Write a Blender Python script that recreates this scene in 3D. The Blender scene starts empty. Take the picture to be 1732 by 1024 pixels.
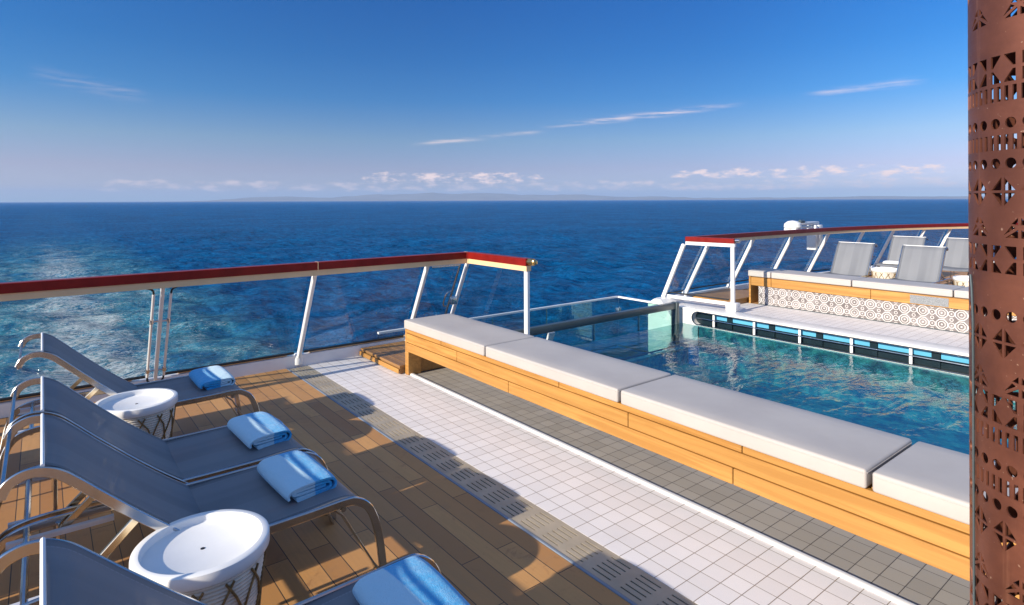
import bpy, bmesh, math, random
import numpy as np
from mathutils import Vector, Matrix
R = math.radians
random.seed(7); rng = np.random.default_rng(11)
S = bpy.context.scene
COL = S.collection

# ---------------------------------------------------------------- camera
HEAD = R(38.2); EYE = 1.65; ROLL = R(0.21)
cam = bpy.data.cameras.new("camera"); cam_o = bpy.data.objects.new("camera", cam); COL.objects.link(cam_o)
cam.sensor_width = 36; cam.lens = 36 * 1011 / 1732; cam.shift_y = -0.09994
cam.clip_start = 0.05; cam.clip_end = 200000
fw = Vector((math.sin(HEAD), math.cos(HEAD), 0)); rt = Vector((math.cos(HEAD), -math.sin(HEAD), 0)); up = Vector((0, 0, 1))
r2 = rt * math.cos(ROLL) - up * math.sin(ROLL); u2 = up * math.cos(ROLL) + rt * math.sin(ROLL)
M = Matrix(((r2.x, u2.x, -fw.x, 0), (r2.y, u2.y, -fw.y, 0), (r2.z, u2.z, -fw.z, EYE), (0, 0, 0, 1)))
cam_o.matrix_world = M
S.camera = cam_o

# ---------------------------------------------------------------- light
SUN_EL = R(21.5)
SUN_DIR = Vector((-1, -0.03, 0)).normalized()           # horizontal direction towards the sun
SUN_ROT = math.atan2(SUN_DIR.x, SUN_DIR.y)
sun = bpy.data.lights.new("sun", 'SUN'); sun.energy = 4.2; sun.angle = R(0.5); sun.color = (1.0, 0.89, 0.73)
sun_o = bpy.data.objects.new("sun", sun); COL.objects.link(sun_o)
to_sun = Vector((SUN_DIR.x * math.cos(SUN_EL), SUN_DIR.y * math.cos(SUN_EL), math.sin(SUN_EL)))
sun_o.rotation_euler = to_sun.to_track_quat('Z', 'Y').to_euler(); sun_o.location = (0, 0, 30)
S.view_settings.view_transform = 'Standard'; S.view_settings.look = 'None'
S.view_settings.exposure = 0.82; S.view_settings.gamma = 1
S.cycles.transparent_max_bounces = 24; S.cycles.max_bounces = 10

# ---------------------------------------------------------------- node helper
class NT:
    def __init__(s, nt): s.nt = nt; s.n = nt.nodes; s.l = nt.links
    def node(s, t, **kw):
        n = s.n.new(t)
        for k, v in kw.items():
            setattr(n, k, v)
        return n
    def set(s, inp, v):
        if hasattr(v, 'bl_idname') and v.bl_idname.startswith('NodeSocket'): s.l.new(v, inp)
        elif isinstance(v, (tuple, list)) and len(v) == 3 and inp.type == 'RGBA': inp.default_value = (*v, 1)
        else: inp.default_value = v
    def math(s, op, a, b=None, c=None, clamp=False):
        n = s.node('ShaderNodeMath', operation=op, use_clamp=clamp); s.set(n.inputs[0], a)
        if b is not None: s.set(n.inputs[1], b)
        if c is not None: s.set(n.inputs[2], c)
        return n.outputs[0]
    def add(s, a, b): return s.math('ADD', a, b)
    def sub(s, a, b): return s.math('SUBTRACT', a, b)
    def mul(s, a, b): return s.math('MULTIPLY', a, b)
    def div(s, a, b): return s.math('DIVIDE', a, b)
    def noise(s, vec, scale, detail=4, rough=0.55, dist=0.0, out=0):
        n = s.node('ShaderNodeTexNoise'); s.set(n.inputs['Vector'], vec); n.inputs['Scale'].default_value = scale
        n.inputs['Detail'].default_value = detail; n.inputs['Roughness'].default_value = rough; n.inputs['Distortion'].default_value = dist
        return n.outputs[out]
    def mapping(s, vec, scale=(1, 1, 1), loc=(0, 0, 0), rot=(0, 0, 0)):
        n = s.node('ShaderNodeMapping'); s.set(n.inputs['Vector'], vec)
        n.inputs['Scale'].default_value = scale; n.inputs['Location'].default_value = loc; n.inputs['Rotation'].default_value = rot
        return n.outputs[0]
    def ramp(s, v, lo, hi, smooth=True):
        n = s.node('ShaderNodeMapRange'); n.interpolation_type = 'SMOOTHSTEP' if smooth else 'LINEAR'
        s.set(n.inputs['Value'], v); s.set(n.inputs['From Min'], lo); s.set(n.inputs['From Max'], hi); n.clamp = True
        return n.outputs['Result']
    def mix(s, f, a, b, mode='MIX'):
        n = s.node('ShaderNodeMix', data_type='RGBA', blend_type=mode); s.set(n.inputs[0], f); s.set(n.inputs[6], a); s.set(n.inputs[7], b)
        return n.outputs[2]
    def xyz(s, vec):
        n = s.node('ShaderNodeSeparateXYZ'); s.set(n.inputs[0], vec); return n.outputs
    def bump(s, h, strength=0.3, dist=0.01, normal=None):
        n = s.node('ShaderNodeBump'); s.set(n.inputs['Height'], h); n.inputs['Strength'].default_value = strength; n.inputs['Distance'].default_value = dist
        if normal is not None: s.set(n.inputs['Normal'], normal)
        return n.outputs[0]

# ---------------------------------------------------------------- world
world = bpy.data.worlds.new("World"); S.world = world; world.use_nodes = True
w = NT(world.node_tree)
for n in list(w.n): w.n.remove(n)
sky = w.node('ShaderNodeTexSky', sky_type='NISHITA'); sky.sun_disc = False; sky.sun_elevation = SUN_EL; sky.sun_rotation = SUN_ROT
sky.altitude = 0; sky.air_density = 1.0; sky.dust_density = 0.0; sky.ozone_density = 6.0
tc = w.node('ShaderNodeTexCoord'); D = tc.outputs['Generated']; dx, dy, dz = w.xyz(D)
az = w.mul(w.sub(w.math('ARCTAN2', dx, dy), HEAD), 180 / math.pi)          # degrees right of the stern quarter
el = w.mul(w.math('ARCSINE', dz), 180 / math.pi)
gm = w.node('ShaderNodeGamma'); gm.inputs['Gamma'].default_value = 1.0; w.l.new(sky.outputs[0], gm.inputs['Color'])
cr = w.node('ShaderNodeValToRGB'); w.set(cr.inputs[0], w.div(el, 40.0)); e = cr.color_ramp.elements
stops = [(0.0, (.40, .66, 1.1)), (0.03, (.58, .54, .74)), (0.075, (.64, .49, .63)), (0.14, (.55, .54, .61)), (0.235, (.20, .46, .66)), (0.33, (.11, .42, .67)), (0.47, (.07, .40, .71)), (0.62, (.3, .5, .75)), (1.0, (2.1, 1.6, 1.35))]
while len(e) < len(stops): e.new(0.5)
for q, (p_, c_) in zip(e, stops): q.position = p_; q.color = (*c_, 1)
hs = w.node('ShaderNodeHueSaturation'); hs.inputs['Saturation'].default_value = 1.0; w.l.new(w.mix(1.0, w.mix(1.0, gm.outputs[0], cr.outputs[0], 'MULTIPLY'), w.mix(w.math('MAXIMUM', w.ramp(w.mul(az, -1.0), 5.0, 48.0), w.ramp(az, 14.0, 48.0)), (1, 1, 1), (1.55, 1.42, 1.32)), 'MULTIPLY'), hs.inputs['Color'])
comb = w.node('ShaderNodeCombineXYZ'); w.l.new(az, comb.inputs[0]); w.l.new(el, comb.inputs[1]); AE = comb.outputs[0]
nb = w.noise(w.mapping(AE, (0.55, 1.5, 1)), 1.0, 8, 0.62)
def band(v, c, half, soft):
    return w.math('MULTIPLY', w.ramp(v, c - half - soft, c - half), w.sub(1.0, w.ramp(v, c + half, c + half + soft)))
def bank(a, ha, sa, e, he, se, gain):
    m = w.mul(band(az, a, ha, sa), band(el, e, he, se))
    return w.mul(w.ramp(w.add(nb, w.mul(w.sub(m, 1.0), 0.45)), 0.44, 0.66), gain)
c1 = bank(-6, 7, 6, 2.1, 0.35, 0.9, 1.0)
c2 = bank(26, 9, 5, 2.3, 0.25, 0.8, 1.0)
c3 = bank(8, 40, 10, 1.3, 0.3, 0.8, 0.5)
nc = w.noise(w.mapping(AE, (0.22, 2.4, 1)), 1.0, 7, 0.6)
def streak(a, ha, e0, slope, th, gain):
    d = w.sub(el, w.add(e0, w.mul(w.sub(az, a), slope)))
    g = w.math('EXPONENT', w.mul(w.mul(w.div(d, th), w.div(d, th)), -1.0))
    return w.mul(w.mul(w.mul(g, band(az, a, ha * 0.5, ha * 0.6)), w.ramp(nc, 0.38, 0.68)), gain)
s1 = streak(12, 9.0, 7.75, 0.085, 0.24, 0.62)
s1b = streak(-3.3, 6.5, 5.9, 0.10, 0.17, 0.5)
s2 = streak(30.5, 4.5, 9.1, 0.05, 0.26, 0.36)
s3 = streak(-35, 4, 9.0, -0.15, 0.5, 0.15)
cl = c1
for c in (c2, c3, s1, s1b, s2, s3): cl = w.math('MAXIMUM', cl, c)
skyc = w.mix(w.math('MINIMUM', cl, 0.9), hs.outputs[0], (8.6, 6.6, 5.9))
bg = w.node('ShaderNodeBackground'); w.l.new(skyc, bg.inputs['Color']); bg.inputs['Strength'].default_value = 0.085
wo = w.node('ShaderNodeOutputWorld'); w.l.new(bg.outputs[0], wo.inputs[0])

# ---------------------------------------------------------------- materials
def mat(name):
    m = bpy.data.materials.new(name); m.use_nodes = True; t = NT(m.node_tree)
    b = t.n['Principled BSDF']
    return m, t, b
def pos(t): return t.node('ShaderNodeNewGeometry').outputs['Position']
def objc(t): return t.node('ShaderNodeTexCoord').outputs['Object']
def simple(name, col, rough=0.5, metal=0.0, var=0.08, nscale=6, bump=0.0, bscale=80, spec=0.5, coat=0.0):
    m, t, b = mat(name)
    n = t.noise(objc(t), nscale, 5, 0.6)
    c = t.mix(t.ramp(n, 0.3, 0.7), tuple(x * (1 - var) for x in col), tuple(min(1, x * (1 + var)) for x in col))
    t.set(b.inputs['Base Color'], c); b.inputs['Metallic'].default_value = metal
    t.set(b.inputs['Roughness'], t.add(rough - 0.05, t.mul(n, 0.1)))
    b.inputs['Specular IOR Level'].default_value = spec; b.inputs['Coat Weight'].default_value = coat
    if bump: t.set(b.inputs['Normal'], t.bump(t.noise(objc(t), bscale, 3), bump, 0.004))
    return m
def brick(t, vec, bw, rh, mortar, offset=0.0, freq=2, smooth=0.1):
    n = t.node('ShaderNodeTexBrick'); n.offset = offset; n.offset_frequency = freq; n.squash = 1
    t.set(n.inputs['Vector'], vec); n.inputs['Scale'].default_value = 1; n.inputs['Mortar Size'].default_value = mortar
    n.inputs['Mortar Smooth'].default_value = smooth; n.inputs['Brick Width'].default_value = bw; n.inputs['Row Height'].default_value = rh
    n.inputs['Color1'].default_value = (0, 0, 0, 1); n.inputs['Color2'].default_value = (1, 1, 1, 1); n.inputs['Mortar'].default_value = (0.5, 0.5, 0.5, 1)
    n.inputs['Bias'].default_value = 0
    return n.outputs['Color'], n.outputs['Fac']
def rot_xy(t, p):         # brick x along world Y
    x, y, z = t.xyz(p); c = t.node('ShaderNodeCombineXYZ'); t.l.new(y, c.inputs[0]); t.l.new(x, c.inputs[1]); return c.outputs[0]

def deck_material():
    m, t, b = mat('deck_planks'); p = pos(t); v = t.mapping(rot_xy(t, p), (1, 1, 1), (0.31, 0.012, 0))
    col, fac = brick(t, v, 0.86, 0.1, 0.0022, 0.37, 2)
    g = t.noise(t.mapping(p, (70, 3.0, 1)), 1.0, 5, 0.6)
    blot = t.noise(p, 3.2, 6, 0.65, 0.8)
    vein = t.noise(p, 7.0, 8, 0.7, 2.5)
    c = t.mix(col, (0.37, 0.175, 0.06), (0.57, 0.30, 0.105))
    c = t.mix(t.mul(t.ramp(g, 0.35, 0.75), 0.25), c, (0.33, 0.19, 0.075))
    c = t.mix(t.mul(t.ramp(blot, 0.5, 0.72), 0.45), c, (0.36, 0.20, 0.095))
    c = t.mix(t.mul(t.ramp(vein, 0.54, 0.6), t.mul(t.ramp(blot, 0.45, 0.65), 0.45)), c, (0.30, 0.13, 0.05))
    c = t.mix(fac, c, (0.06, 0.045, 0.03))
    t.set(b.inputs['Base Color'], c); t.set(b.inputs['Roughness'], t.add(0.42, t.mul(blot, 0.25)))
    t.set(b.inputs['Normal'], t.bump(t.sub(t.mul(g, 0.12), fac), 0.6, 0.002))
    return m
def tile_material(name, c1, c2, grout, speck):
    m, t, b = mat(name); p = pos(t)
    v = t.mapping(p, (1, 1, 1), (-2.19, 0.03, 0))
    col, fac = brick(t, v, 0.1, 0.1, 0.0018, 0.0)
    sp = t.noise(p, 420, 2, 0.5); bl = t.noise(p, 2.6, 5, 0.6)
    c = t.mix(col, c1, c2)
    c = t.mix(t.mul(t.ramp(sp, 0.56, 0.66), 0.6), c, speck)
    c = t.mix(t.mul(t.ramp(bl, 0.5, 0.75), 0.22), c, speck)
    x, y, z = t.xyz(p)
    c = t.mix(fac, c, grout)
    t.set(b.inputs['Base Color'], c); t.set(b.inputs['Roughness'], t.add(0.45, t.mul(bl, 0.2)))
    t.set(b.inputs['Normal'], t.bump(t.sub(t.mul(sp, 0.1), fac), 0.5, 0.002))
    return m
def wood_material(name, c1, c2, axis, rough=0.45):
    m, t, b = mat(name); p = pos(t)
    sc = {'x': (1.6, 40, 40), 'y': (40, 1.6, 40), 'z': (40, 40, 1.6)}[axis]
    n = t.noise(t.mapping(p, sc), 1.0, 6, 0.6, 0.6); n2 = t.noise(t.mapping(p, tuple(s * 0.22 for s in sc)), 1.0, 3, 0.5, 0.4)
    info = t.node('ShaderNodeObjectInfo').outputs['Random']
    isl = t.node('ShaderNodeNewGeometry').outputs['Random Per Island']
    c = t.mix(t.ramp(n, 0.36, 0.62), tuple(x * 0.86 for x in c1), c2)
    c = t.mix(t.mul(t.ramp(n2, 0.35, 0.7), 0.5), c, tuple(x * 0.72 for x in c1))
    c = t.mix(t.mul(info, 0.6), c, tuple(x * 0.72 for x in c2))
    t.set(b.inputs['Base Color'], c); b.inputs['Roughness'].default_value = rough
    t.set(b.inputs['Normal'], t.bump(n, 0.25, 0.002))
    return m
def glass_material(name, tint, refl=1.0):
    m = bpy.data.materials.new(name); m.use_nodes = True; t = NT(m.node_tree)
    for n in list(t.n): t.n.remove(n)
    tr = t.node('ShaderNodeBsdfTransparent'); tr.inputs[0].default_value = (*tint, 1)
    gl = t.node('ShaderNodeBsdfGlossy'); gl.inputs['Roughness'].default_value = 0.02; gl.inputs['Color'].default_value = (refl, refl, refl, 1)
    df = t.node('ShaderNodeBsdfDiffuse'); df.inputs['Color'].default_value = (0.4, 0.48, 0.52, 1)
    fr = t.node('ShaderNodeFresnel'); fr.inputs['IOR'].default_value = 1.45
    dirt = t.noise(objc(t), 2.2, 6, 0.65)
    mx0 = t.node('ShaderNodeMixShader'); t.set(mx0.inputs[0], t.mul(t.ramp(dirt, 0.4, 0.8), 0.006))
    t.l.new(tr.outputs[0], mx0.inputs[1]); t.l.new(df.outputs[0], mx0.inputs[2])
    mx = t.node('ShaderNodeMixShader'); t.set(mx.inputs[0], t.mul(fr.outputs[0], 0.12)); t.l.new(mx0.outputs[0], mx.inputs[1]); t.l.new(gl.outputs[0], mx.inputs[2])
    o = t.node('ShaderNodeOutputMaterial'); t.l.new(mx.outputs[0], o.inputs[0])
    return m
def sling_material():
    m, t, b = mat('sling_mesh'); p = objc(t)
    n = t.noise(t.mapping(p, (1.2, 5, 1)), 1.0, 4, 0.5)
    wv = t.node('ShaderNodeTexWave'); wv.wave_type = 'BANDS'; wv.bands_direction = 'Y'; t.set(wv.inputs['Vector'], p); wv.inputs['Scale'].default_value = 120
    wx = t.node('ShaderNodeTexWave'); wx.wave_type = 'BANDS'; wx.bands_direction = 'X'; t.set(wx.inputs['Vector'], p); wx.inputs['Scale'].default_value = 120
    y = t.xyz(p)[1]
    strip = t.noise(t.mapping(p, (0.05, 7, 0.05)), 1.0, 2, 0.5)
    c = t.mix(t.ramp(n, 0.3, 0.7), (0.17, 0.18, 0.20), (0.205, 0.215, 0.235))
    ay = t.math('ABSOLUTE', y)
    c = t.mix(t.mul(t.math('GREATER_THAN', ay, 0.258), 0.55), c, (0.07, 0.08, 0.10))
    stitch = t.mul(t.mul(t.math('GREATER_THAN', ay, 0.252), t.math('LESS_THAN', ay, 0.2555)), t.math('GREATER_THAN', t.math('FRACT', t.mul(t.xyz(p)[0], 90)), 0.35))
    c = t.mix(t.mul(stitch, 0.5), c, (0.35, 0.37, 0.4))
    c = t.mix(t.mul(t.ramp(strip, 0.5, 0.58), 0.35), c, (0.26, 0.27, 0.29))
    t.set(b.inputs['Base Color'], c); b.inputs['Roughness'].default_value = 0.5
    t.set(b.inputs['Normal'], t.bump(t.mul(wv.outputs['Fac'], wx.outputs['Fac']), 0.25, 0.001))
    tr = t.node('ShaderNodeBsdfTransparent'); mx = t.node('ShaderNodeMixShader'); mx.inputs[0].default_value = 0.12
    t.l.new(b.outputs[0], mx.inputs[1]); t.l.new(tr.outputs[0], mx.inputs[2]); t.l.new(mx.outputs[0], t.n['Material Output'].inputs[0])
    return m
def towel_material(name, ca, cb):
    m, t, b = mat(name); p = objc(t); x, y, z = t.xyz(p)
    f = t.ramp(x, -0.004, 0.004)
    n = t.noise(p, 24, 5, 0.7); nf = t.noise(p, 260, 3, 0.7)
    c = t.mix(f, ca, cb)
    c = t.mix(t.mul(t.ramp(n, 0.35, 0.75), 0.18), c, (0.7, 0.82, 0.92))
    t.set(b.inputs['Base Color'], c); b.inputs['Roughness'].default_value = 0.9; b.inputs['Sheen Weight'].default_value = 0.4
    b.inputs['Specular IOR Level'].default_value = 0.1
    t.set(b.inputs['Normal'], t.bump(t.add(t.mul(nf, 0.6), t.mul(n, 1.2)), 0.9, 0.006))
    return m
def copper_material():
    m, t, b = mat('bronze_metal'); p = objc(t)
    n = t.noise(p, 5, 6, 0.65); br = t.noise(t.mapping(p, (3, 3, 260)), 1.0, 4, 0.6); sp = t.noise(p, 90, 2, 0.5)
    c = t.mix(t.ramp(n, 0.3, 0.75), (0.15, 0.054, 0.034), (0.27, 0.098, 0.058))
    highlight = t.noise(t.mapping(p, (22, 22, 0.9)), 1.0, 5, 0.65)
    c = t.mix(t.mul(t.ramp(highlight, 0.56, 0.7), 0.45), c, (0.42, 0.19, 0.11))  # vertical highlight streaks painted into the bronze colour
    c = t.mix(t.mul(t.ramp(sp, 0.70, 0.76), 0.6), c, (0.6, 0.38, 0.26))
    t.set(b.inputs['Base Color'], c); b.inputs['Metallic'].default_value = 0.55
    t.set(b.inputs['Roughness'], t.add(0.38, t.mul(br, 0.2)))
    t.set(b.inputs['Normal'], t.bump(t.add(br, t.mul(sp, 0.3)), 0.12, 0.001))
    return m
def octagon_material():
    m, t, b = mat('octagon_tile'); p = pos(t); x, y, z = t.xyz(p)
    # two octagon rows, 0.145 m pitch, with small rings in the gaps
    PY, PZ = 0.205, 0.144
    def cell(oy, oz):
        u = t.mul(t.math('ABSOLUTE', t.sub(t.math('FRACT', t.div(t.add(y, oy + 5 * PY), PY)), 0.5)), PY); v = t.mul(t.math('ABSOLUTE', t.sub(t.math('FRACT', t.div(t.add(z, oz + PZ), PZ)), 0.5)), PZ)
        return t.math('MAXIMUM', t.math('MAXIMUM', u, v), t.mul(t.add(u, v), 0.7071))
    def ringm(d, a, b): return t.mul(t.math('GREATER_THAN', d, a), t.math('LESS_THAN', d, b))
    d1, d2, d3 = cell(0, 0.0), cell(PY / 2, 0.0), cell(PY / 2, PZ / 2)
    pat = t.math('MAXIMUM', t.math('MAXIMUM', ringm(d1, 0.056, 0.066), ringm(d1, 0.032, 0.040)), t.math('LESS_THAN', d1, 0.010))
    p2 = t.math('MAXIMUM', ringm(d2, 0.028, 0.036), t.math('LESS_THAN', d2, 0.008))
    pat = t.math('MAXIMUM', pat, t.math('MAXIMUM', p2, ringm(d3, 0.014, 0.021)))
    wear = t.noise(p, 9, 5, 0.6)
    dark = t.mix(t.ramp(wear, 0.35, 0.7), (0.15, 0.13, 0.125), (0.28, 0.25, 0.245))
    c = t.mix(pat, dark, (0.62, 0.59, 0.57))
    t.set(b.inputs['Base Color'], c); b.inputs['Roughness'].default_value = 0.35
    return m
def sea_material():
    m, t, b = mat('sea_water'); p = pos(t); x, y, z = t.xyz(p)
    big = t.noise(t.mapping(p, (1, 1, 0)), 0.02, 4, 0.6); 
    # aerated wake behind the stern
    wob = t.mul(t.sub(t.noise(t.mapping(p, (1, 1, 0)), 0.05, 5, 0.6), 0.5), 16.0)
    off = t.math('ABSOLUTE', t.sub(t.add(x, wob), 4.0))
    inside = t.sub(1.0, t.ramp(off, 11.0, 27.0))
    near = t.sub(1.0, t.ramp(y, 110.0, 460.0)); far = t.sub(1.0, t.ramp(y, 200.0, 2600.0))
    pat = t.noise(t.mapping(p, (1.0, 0.8, 0)), 0.13, 10, 0.70, 1.4)
    fine = t.noise(t.mapping(p, (0.9, 1.7, 0), rot=(0, 0, R(12))), 0.75, 10, 0.78, 1.4)
    core = t.sub(1.0, t.ramp(off, 1.0, 8.0))
    ridge = t.sub(1.0, t.math('ABSOLUTE', t.mul(t.sub(fine, 0.5), 6.0)))
    f = t.add(t.add(t.mul(pat, 0.27), t.mul(fine, 0.55)), t.mul(ridge, 0.10))
    lvl = t.add(f, t.add(t.mul(t.mul(inside, near), 0.06), t.mul(t.mul(core, near), 0.07)))
    speck = t.noise(t.mapping(p, (1.5, 2.6, 0)), 1.6, 6, 0.75, 1.0)
    lvl = t.add(lvl, t.mul(t.sub(speck, 0.5), 0.50))
    foam = t.mul(t.ramp(lvl, 0.56, 0.655), t.mul(inside, t.add(t.add(0.06, t.mul(far, 0.34)), t.mul(near, 0.60))))
    aer = t.mul(t.mul(inside, t.add(t.mul(near, 0.62), t.mul(far, 0.38))), t.ramp(pat, 0.22, 0.60))
    caps = t.mul(t.ramp(t.noise(t.mapping(p, (0.7, 1.2, 0)), 0.35, 8, 0.7, 1.0), 0.735, 0.79), 0.35)
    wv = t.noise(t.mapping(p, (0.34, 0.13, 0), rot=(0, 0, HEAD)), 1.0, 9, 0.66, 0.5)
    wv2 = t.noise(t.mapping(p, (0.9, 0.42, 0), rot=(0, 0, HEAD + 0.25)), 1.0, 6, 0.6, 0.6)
    crest_light = t.ramp(t.add(t.mul(wv, 0.62), t.mul(wv2, 0.38)), 0.36, 0.66)  # wave light painted into the water colour: pale crests, dark troughs
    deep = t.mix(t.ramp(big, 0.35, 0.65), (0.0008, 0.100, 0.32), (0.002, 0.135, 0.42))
    deep = t.mix(crest_light, t.mix(1.0, deep, (0.55, 0.62, 0.62), 'MULTIPLY'), t.mix(1.0, deep, (2.0, 1.85, 1.5), 'MULTIPLY'))
    c = t.mix(t.mul(aer, 0.85), deep, t.mix(near, (0.04, 0.20, 0.44), t.mix(crest_light, (0.03, 0.25, 0.37), (0.14, 0.54, 0.62))))
    c = t.mix(t.math('MAXIMUM', t.mul(foam, 0.9), caps), c, (0.86, 0.90, 0.90))
    h1 = t.noise(t.mapping(p, (0.6, 1.0, 0), rot=(0, 0, R(28))), 0.33, 7, 0.62, 0.4)
    h2 = t.noise(t.mapping(p, (0.7, 1.2, 0), rot=(0, 0, R(-15))), 1.3, 7, 0.68, 0.3)
    h3 = t.noise(t.mapping(p, (0.45, 1.0, 0), rot=(0, 0, R(33))), 0.9, 3, 0.5, 0.2)
    nr = t.bump(h2, 1.0, 0.9, t.bump(h3, 1.0, 2.4, t.bump(h1, 1.0, 5.0)))
    for n in [b]: t.n.remove(n)
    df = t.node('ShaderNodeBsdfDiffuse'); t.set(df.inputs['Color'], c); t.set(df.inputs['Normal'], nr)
    gl = t.node('ShaderNodeBsdfGlossy'); gl.inputs['Roughness'].default_value = 0.12; t.set(gl.inputs['Normal'], nr)
    fr = t.node('ShaderNodeFresnel'); fr.inputs['IOR'].default_value = 1.33; t.set(fr.inputs['Normal'], nr)
    mx = t.node('ShaderNodeMixShader'); t.set(mx.inputs[0], t.mul(t.math('MINIMUM', t.mul(fr.outputs[0], 0.75), 0.30), t.sub(1.0, t.mul(foam, 0.8))))
    t.l.new(df.outputs[0], mx.inputs[1]); t.l.new(gl.outputs[0], mx.inputs[2]); t.l.new(mx.outputs[0], t.n['Material Output'].inputs[0])
    return m
def pool_water_material():
    m = bpy.data.materials.new('pool_water'); m.use_nodes = True; t = NT(m.node_tree)
    for n in list(t.n): t.n.remove(n)
    p = pos(t)
    h1 = t.noise(t.mapping(p, (0.8, 1.7, 0), rot=(0, 0, R(35))), 2.3, 4, 0.5, 0.6); h2 = t.noise(t.mapping(p, (1, 1.6, 0)), 8, 4, 0.5, 0.3)
    nr = t.bump(h2, 0.6, 0.008, t.bump(h1, 0.6, 0.035))
    tr = t.node('ShaderNodeBsdfTransparent'); tr.inputs[0].default_value = (0.52, 0.87, 0.90, 1)
    rf = t.node('ShaderNodeBsdfRefraction'); rf.inputs['IOR'].default_value = 1.33; rf.inputs['Color'].default_value = (0.50, 0.85, 0.90, 1); rf.inputs['Roughness'].default_value = 0.0; t.set(rf.inputs['Normal'], nr)
    a = t.node('ShaderNodeMixShader'); a.inputs[0].default_value = 0.35; t.l.new(tr.outputs[0], a.inputs[1]); t.l.new(rf.outputs[0], a.inputs[2])
    gl = t.node('ShaderNodeBsdfGlossy'); gl.inputs['Roughness'].default_value = 0.015; t.set(gl.inputs['Normal'], nr)
    fr = t.node('ShaderNodeFresnel'); fr.inputs['IOR'].default_value = 1.33; t.set(fr.inputs['Normal'], nr)
    mx = t.node('ShaderNodeMixShader'); t.set(mx.inputs[0], t.math('MINIMUM', t.mul(fr.outputs[0], 0.65), 0.30)); t.l.new(a.outputs[0], mx.inputs[1]); t.l.new(gl.outputs[0], mx.inputs[2])
    o = t.node('ShaderNodeOutputMaterial'); t.l.new(mx.outputs[0], o.inputs[0])
    return m
def mosaic_material():
    m, t, b = mat('pool_mosaic'); p = pos(t)
    n = t.noise(t.mapping(p, (1.6, 1.0, 1.6)), 2.6, 8, 0.74, 1.6); n2 = t.noise(p, 9, 4, 0.6)
    v = t.node('ShaderNodeTexVoronoi'); v.feature = 'F1'; t.set(v.inputs['Vector'], p); v.inputs['Scale'].default_value = 22
    r = t.xyz(v.outputs['Color'])[0]
    c = t.mix(t.ramp(n, 0.36, 0.64), (0.006, 0.085, 0.18), (0.08, 0.42, 0.43))
    c = t.mix(t.mul(t.ramp(n2, 0.5, 0.7), 0.5), c, (0.28, 0.66, 0.56))
    c = t.mix(t.mul(r, 0.3), c, (0.008, 0.05, 0.09))
    t.set(b.inputs['Base Color'], c); b.inputs['Roughness'].default_value = 0.4
    return m
def curb_material():
    m, t, b = mat('white_coaming'); p = pos(t)
    n = t.noise(p, 3, 5, 0.6); s = t.noise(p, 60, 3, 0.6)
    c = t.mix(t.ramp(n, 0.35, 0.7), (0.80, 0.78, 0.75), (0.72, 0.70, 0.67))
    c = t.mix(t.mul(t.ramp(t.mul(s, n), 0.36, 0.42), 0.5), c, (0.25, 0.22, 0.2))
    t.set(b.inputs['Base Color'], c); b.inputs['Roughness'].default_value = 0.4
    return m
def cushion_material():
    m, t, b = mat('cushion_vinyl'); p = objc(t)
    n = t.noise(p, 2.0, 5, 0.6); f = t.noise(p, 180, 3, 0.6)
    c = t.mix(t.ramp(n, 0.3, 0.7), (0.43, 0.395, 0.37), (0.48, 0.445, 0.415))
    t.set(b.inputs['Base Color'], c); b.inputs['Roughness'].default_value = 0.55
    t.set(b.inputs['Normal'], t.bump(t.add(t.mul(f, 0.2), t.mul(n, 3)), 0.3, 0.004))
    return m

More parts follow.
